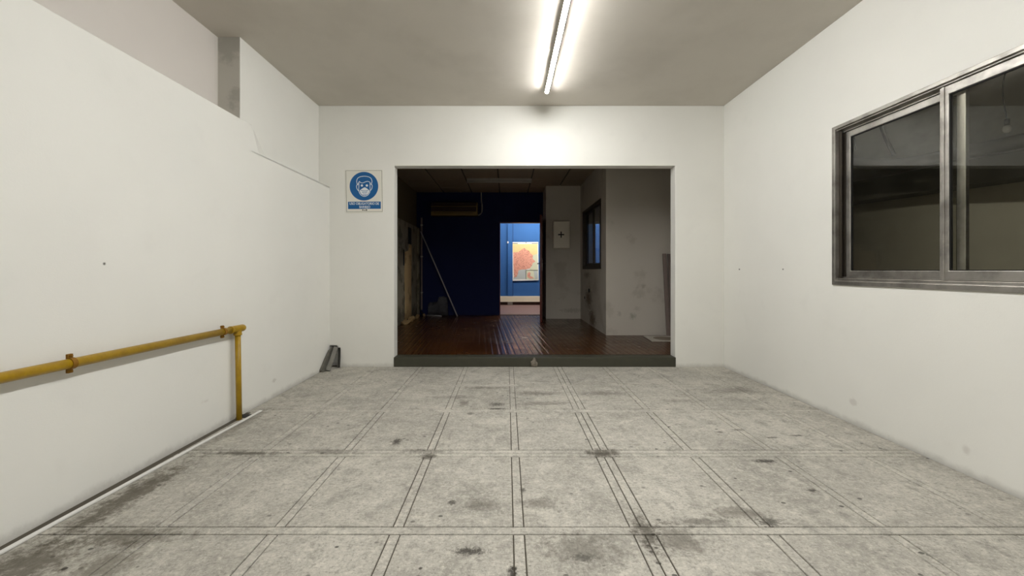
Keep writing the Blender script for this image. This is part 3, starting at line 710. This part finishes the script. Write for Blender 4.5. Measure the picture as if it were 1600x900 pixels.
tag(boxes('wall_switch', [(.01, .05, YH-.056, YH-.044, 1.89, 1.945)], 'white_plastic', bevel=.003), 'tiny white switch on the blue pilaster in the hall', 'switch')
hl = thing('hall_light', (.6, 9.75, 2.95), 'tube light on the hall ceiling above the doorway', 'light')
boxes('housing', [(-.1, 1.3, 9.71, 9.79, 2.90, 2.95)], 'white_plastic', hl, bevel=.004)
bm = bmesh.new(); cyl(bm, (-.08, 9.75, 2.875), (1.28, 9.75, 2.875), .02, 16); finish('tube', bm, 'hall_tube', hl, True)
hl = thing('hall_light', (2.3, 9.75, 2.95), 'added unseen tube light at the right end of the hall ceiling', 'light')  # second tube added to brighten the blue seen through the inner window
boxes('housing', [(1.6, 3.0, 9.71, 9.79, 2.90, 2.95)], 'white_plastic', hl, bevel=.004)
bm = bmesh.new(); cyl(bm, (1.62, 9.75, 2.875), (2.98, 9.75, 2.875), .02, 16); finish('tube', bm, 'hall_tube', hl, True)
# wall map
mx = lambda u, v, d=0: Vector(((740+u/5-792)/F*(YH-.05), YH-.035-d, EYE+(423-330-v/5)/F*(YH-.05)))
mp = thing('wall_map', mx(404, 545), 'large paper wall map in salmon and yellow on the blue wall', 'map')
def mpoly(name, pts, d, mat):
    bm = bmesh.new(); plate(bm, [mx(u, v, d) for u, v in pts], (0, -.0012, 0)); return finish(name, bm, mat, mp)
bm = bmesh.new(); plate(bm, [mx(300,241), mx(506,240), mx(509,540), mx(304,545)], (0, .003, 0)); finish('paper', bm, 'paper', mp)
mpoly('yellow_land', [(305,256),(500,256),(500,330),(470,345),(440,330),(400,300),(350,325),(308,325)], .0015, 'map_yellow')
mpoly('pale_land', [(440,330),(500,322),(502,460),(440,462),(430,400)], .0012, 'map_pale')
mpoly('grey_sea', [(345,455),(412,455),(412,531),(310,531),(312,520),(330,520)], .0013, 'map_grey')
mpoly('salmon_land', [(310,322),(350,319),(372,302),(394,286),(412,300),(434,310),(440,326),(464,345),(461,370),(484,394),(462,405),(456,425),(440,446),(402,456),(374,456),(350,462),(346,490),(336,514),(318,520),(314,480),(310,400)], .003, 'map_salmon')
mpoly('inset_sheet', [(410,462),(503,462),(503,532),(410,532)], .003, 'map_pale')
mpoly('inset_land', [(420,486),(436,474),(446,486),(440,505),(458,512),(470,524),(440,527),(420,515)], .0045, 'map_salmon')
mpoly('inset_sea', [(468,466),(500,466),(500,529),(482,529),(474,500)], .0045, 'map_grey')
mpoly('inset_line', [(408,460),(503,460),(503,463),(408,463)], .006, 'map_ink')
mpoly('inset_line', [(408,460),(411,460),(411,532),(408,532)], .006, 'map_ink')
mpoly('top_rail', [(302,249),(345,249),(345,253),(302,253)], .004, 'map_ink')
mpoly('top_rail', [(455,249),(504,248),(504,252),(455,253)], .004, 'map_ink')
mpoly('rail_hook', [(405,243),(415,243),(415,248),(405,248)], .004, 'map_ink')

# ---- air conditioner on the navy wall
AX0, AX1, AZ0, AZ1, AY = (673.5-792)/F*8.25, (746-792)/F*8.25, EYE+(423-337)/F*8.25, EYE+(423-316)/F*8.25, 8.25
ac = thing('air_conditioner', ((AX0+AX1)/2, YBL, AZ0), 'wide yellowed air conditioner high on the navy wall', 'air conditioner')
voxel('body', [AX0, AX1], [AY, YBL], [AZ0, AZ1], lambda *a: True, 'ac_dark', ac, bevel=.012)
boxes('front_panel', [(AX0+.02, AX1-.03, AY-.012, AY+.002, AZ0+.10, AZ1-.06)], 'ac_dark', ac, bevel=.004)
boxes('trim_line', [(AX0, AX1, AY-.016, AY+.002, AZ1-.098, AZ1-.084)], 'ac', ac, bevel=.002)
boxes('outlet_band', [(AX0, AX1, AY-.018, AY+.002, AZ0, AZ0+.088)], 'ac', ac, bevel=.006)
boxes('end_trim', [(AX1-.022, AX1+.004, AY-.018, AY+.01, AZ0+.02, AZ1-.01)], 'ac', ac, bevel=.004)
boxes('outlet_flap', [(AX0+.06, AX1-.09, AY-.022, AY-.017, AZ0+.016, AZ0+.050)], 'ac', ac, bevel=.002)
boxes('outlet_slot', [(AX0+.06, AX1-.09, AY-.020, AY-.017, AZ0+.054, AZ0+.060)], 'black', ac)
bm = bmesh.new(); tube(bm, smoothline([(AX1-.02, 8.33, AZ0+.03), (AX1+.03, 8.35, AZ0+.03), (AX1+.085, 8.38, AZ0+.10), (AX1+.09, 8.40, AZ0+.25), (AX1+.075, 8.42, AZ0+.35), (AX1+.07, 8.42, ZC2)], 6), .014, 10); finish('drain_tube', bm, 'dull_white', ac, True)
# ---- unlit fixture on the back-room ceiling
fl = thing('ceiling_fixture', (-.15, 7.2, ZC2), 'long unlit twin tube fixture across the back room ceiling', 'light')
boxes('housing', [(-.76, .47, 7.16, 7.27, ZC2-.04, ZC2-.002)], 'dull_white', fl, bevel=.004)
for yy in (7.185, 7.245):
    bm = bmesh.new(); cyl(bm, (-.74, yy, ZC2-.058), (.45, yy, ZC2-.058), .013, 12); finish('tube', bm, 'dull_white', fl, True)
for xx in (-.755, .452): boxes('end_cap', [(xx, xx+.013, 7.165, 7.265, ZC2-.074, ZC2-.035)], 'dull_white', fl, bevel=.002)
# ---- electric box with a cross
bx0, bx1, bz0, bz1 = .945, 1.285, 1.56, 2.105
eb = thing('electric_box', (1.115, YP, bz0), 'beige wall box with a black cross on the pillar wall', 'box')
voxel('case', [bx0, bx1], [YP-.085, YP], [bz0, bz1], lambda *a: True, 'box_paint', eb, bevel=.006)
boxes('door_plate', [(bx0+.008, bx1-.006, YP-.094, YP-.084, bz0+.008, bz1-.008)], 'box_paint', eb, bevel=.004)
cxm, czm = EB = (1.105, 1.835)
bm = bmesh.new(); pl = .012; al = .062
plate(bm, [(cxm+u, YP-.0965, czm+v) for u, v in ((-pl,-al),(pl,-al),(pl,-pl),(al,-pl),(al,pl),(pl,pl),(pl,al),(-pl,al),(-pl,pl),(-al,pl),(-al,-pl),(-pl,-pl))], (0, .003, 0)); finish('cross_mark', bm, 'black', eb)
for hz in (bz0+.1, bz1-.1):
    bm = bmesh.new(); cyl(bm, (bx0+.002, YP-.09, hz-.03), (bx0+.002, YP-.09, hz+.03), .006, 8); finish('hinge', bm, 'box_paint', eb, True)

# ---- leaning pole, conduit, cable, scraps on the left
bm = bmesh.new(); cyl(bm, (-1.073, 8.22, ZF2), (-1.905, 8.375, 1.97), .014, 12)
tag(finish('leaning_pole', bm, 'pole', smooth=True), 'long white pole leaning across the navy wall', 'pole')
cd = thing('wall_conduit', (-1.895, YBL, ZF2), 'vertical pale conduit in the corner of the navy wall', 'conduit')
boxes('channel', [(-1.915, -1.880, 8.425, YBL, ZF2+.12, 2.28)], 'slat', cd, bevel=.003)
for zz in (.6, 1.4, 2.1): boxes('bracket', [(-1.92, -1.872, 8.42, YBL, zz, zz+.03)], 'dull_white', cd, bevel=.002)
bm = bmesh.new(); tube(bm, smoothline([(-1.925, 8.40, 2.05), (-1.92, 8.40, 1.7), (-1.935, 8.40, 1.2), (-1.915, 8.40, .8), (-1.93, 8.39, .4), (-1.90, 8.36, .22), (-1.80, 8.32, ZF2+.01)], 5), .012, 8)
tag(finish('loose_cable', bm, 'cable', smooth=True), 'black cable hanging down beside the pale conduit', 'cable')
bm = bmesh.new(); tube(bm, [(-1.77, 8.33, ZF2+.012), (-1.55, 8.26, ZF2+.012), (-1.41, 8.18, ZF2+.012)], .011, 8)
tag(finish('floor_stick', bm, 'pole', smooth=True), 'short pale stick lying on the floor below the sack', 'stick')
bm = bmesh.new()
prof = [(-1.74,ZF2+.02),(-1.74,.36),(-1.70,.40),(-1.66,.36),(-1.58,.37),(-1.53,.41),(-1.50,.52),(-1.40,.53),(-1.33,.50),(-1.31,.36),(-1.30,ZF2+.005),(-1.52,ZF2)]
plate(bm, [(x, 8.36, z) for x, z in prof], (0, .07, 0)); bmesh.ops.triangulate(bm, faces=bm.faces); bmesh.ops.subdivide_edges(bm, edges=bm.edges, cuts=2, use_grid_fill=True)
for v in bm.verts: v.co.y += -.02*math.sin(14*v.co.x+9*v.co.z) - .015*math.sin(31*v.co.z)
tag(finish('grey_sack', bm, 'bag', smooth=True), 'crumpled grey sack standing against the navy wall', 'sack')
random.seed(3)
spots = [(-1.90,7.10,.05,.10,'largest pale chunk of rubble nearest the opening'), (-1.88,7.42,.06,.06,'second chunk of rubble from the opening along the left wall'), (-1.90,7.66,.055,.06,'chunk of rubble below the cream plaster patch'),
         (-1.87,7.88,.05,.05,'chunk of rubble just past the cream plaster patch'), (-1.90,8.08,.045,.05,'second last chunk of rubble towards the navy wall'), (-1.80,8.25,.04,.04,'last chunk of rubble in the far left corner')]
for x, y, h, r, lab in spots:
    bm = bmesh.new(); bmesh.ops.create_icosphere(bm, subdivisions=2, radius=1)
    for v in bm.verts:
        k = random.uniform(.75, 1.15); v.co = Vector((v.co.x*k*r*.8+x, v.co.y*k*r*1.7+y, max(ZF2, v.co.z*k*h+ZF2+h*.4)))
    tag(finish('plaster_chunk', bm, 'rubble'), lab, 'rubble', 'plaster rubble along the left wall')
# ---- mouldings leaning in the right corner and a sheet on the floor
for i, (xb, xt, wd, lab) in enumerate(((2.40, 2.375, .05, 'thin pale moulding leaning leftmost in the right corner'), (2.455, 2.455, .05, 'ribbed moulding leaning in the middle of the three in the corner'), (2.51, 2.51, .06, 'ribbed moulding leaning rightmost beside the opening edge'))):
    bm = bmesh.new(); zt = 1.36-.004*i; yb, yt = 5.70, 5.785
    n = 1 if i == 0 else 5
    for k in range(n):
        a, b = wd*k/n, wd*(k+.72)/n if n > 1 else wd
        th = .018 if k % 2 == 0 else .012
        plate(bm, [(xb+a, yb, ZF2+.012), (xb+b, yb, ZF2+.012), (xt+b, yt, zt), (xt+a, yt, zt)], (0, -th, 0))
    plate(bm, [(xb, yb+.006, ZF2+.012), (xb+wd, yb+.006, ZF2+.012), (xt+wd, yt+.006, zt), (xt, yt+.006, zt)], (0, -.012, 0))
    tag(finish('leaning_moulding', bm, 'slat'), lab, 'moulding', 'mouldings leaning in the corner')
sh = thing('floor_sheet', (2.35, 5.55, ZF2), 'grey patterned sheet lying on the floor below the mouldings', 'sheet')
bm = bmesh.new(); plate(bm, [(2.06, 5.72, ZF2+.001), (2.02, 5.28, ZF2+.001), (2.60, 5.28, ZF2+.001), (2.60, 5.72, ZF2+.001)], (0, 0, .008)); finish('sheet', bm, 'mat', sh, bevel=.002)
bm = bmesh.new()
plate(bm, [(2.28+.15*math.cos(t), 5.49+.15*math.sin(t), ZF2+.009) for t in [2*math.pi*i/20 for i in range(20)]], (0, 0, .002)); finish('round_pattern', bm, 'grey_block', sh)
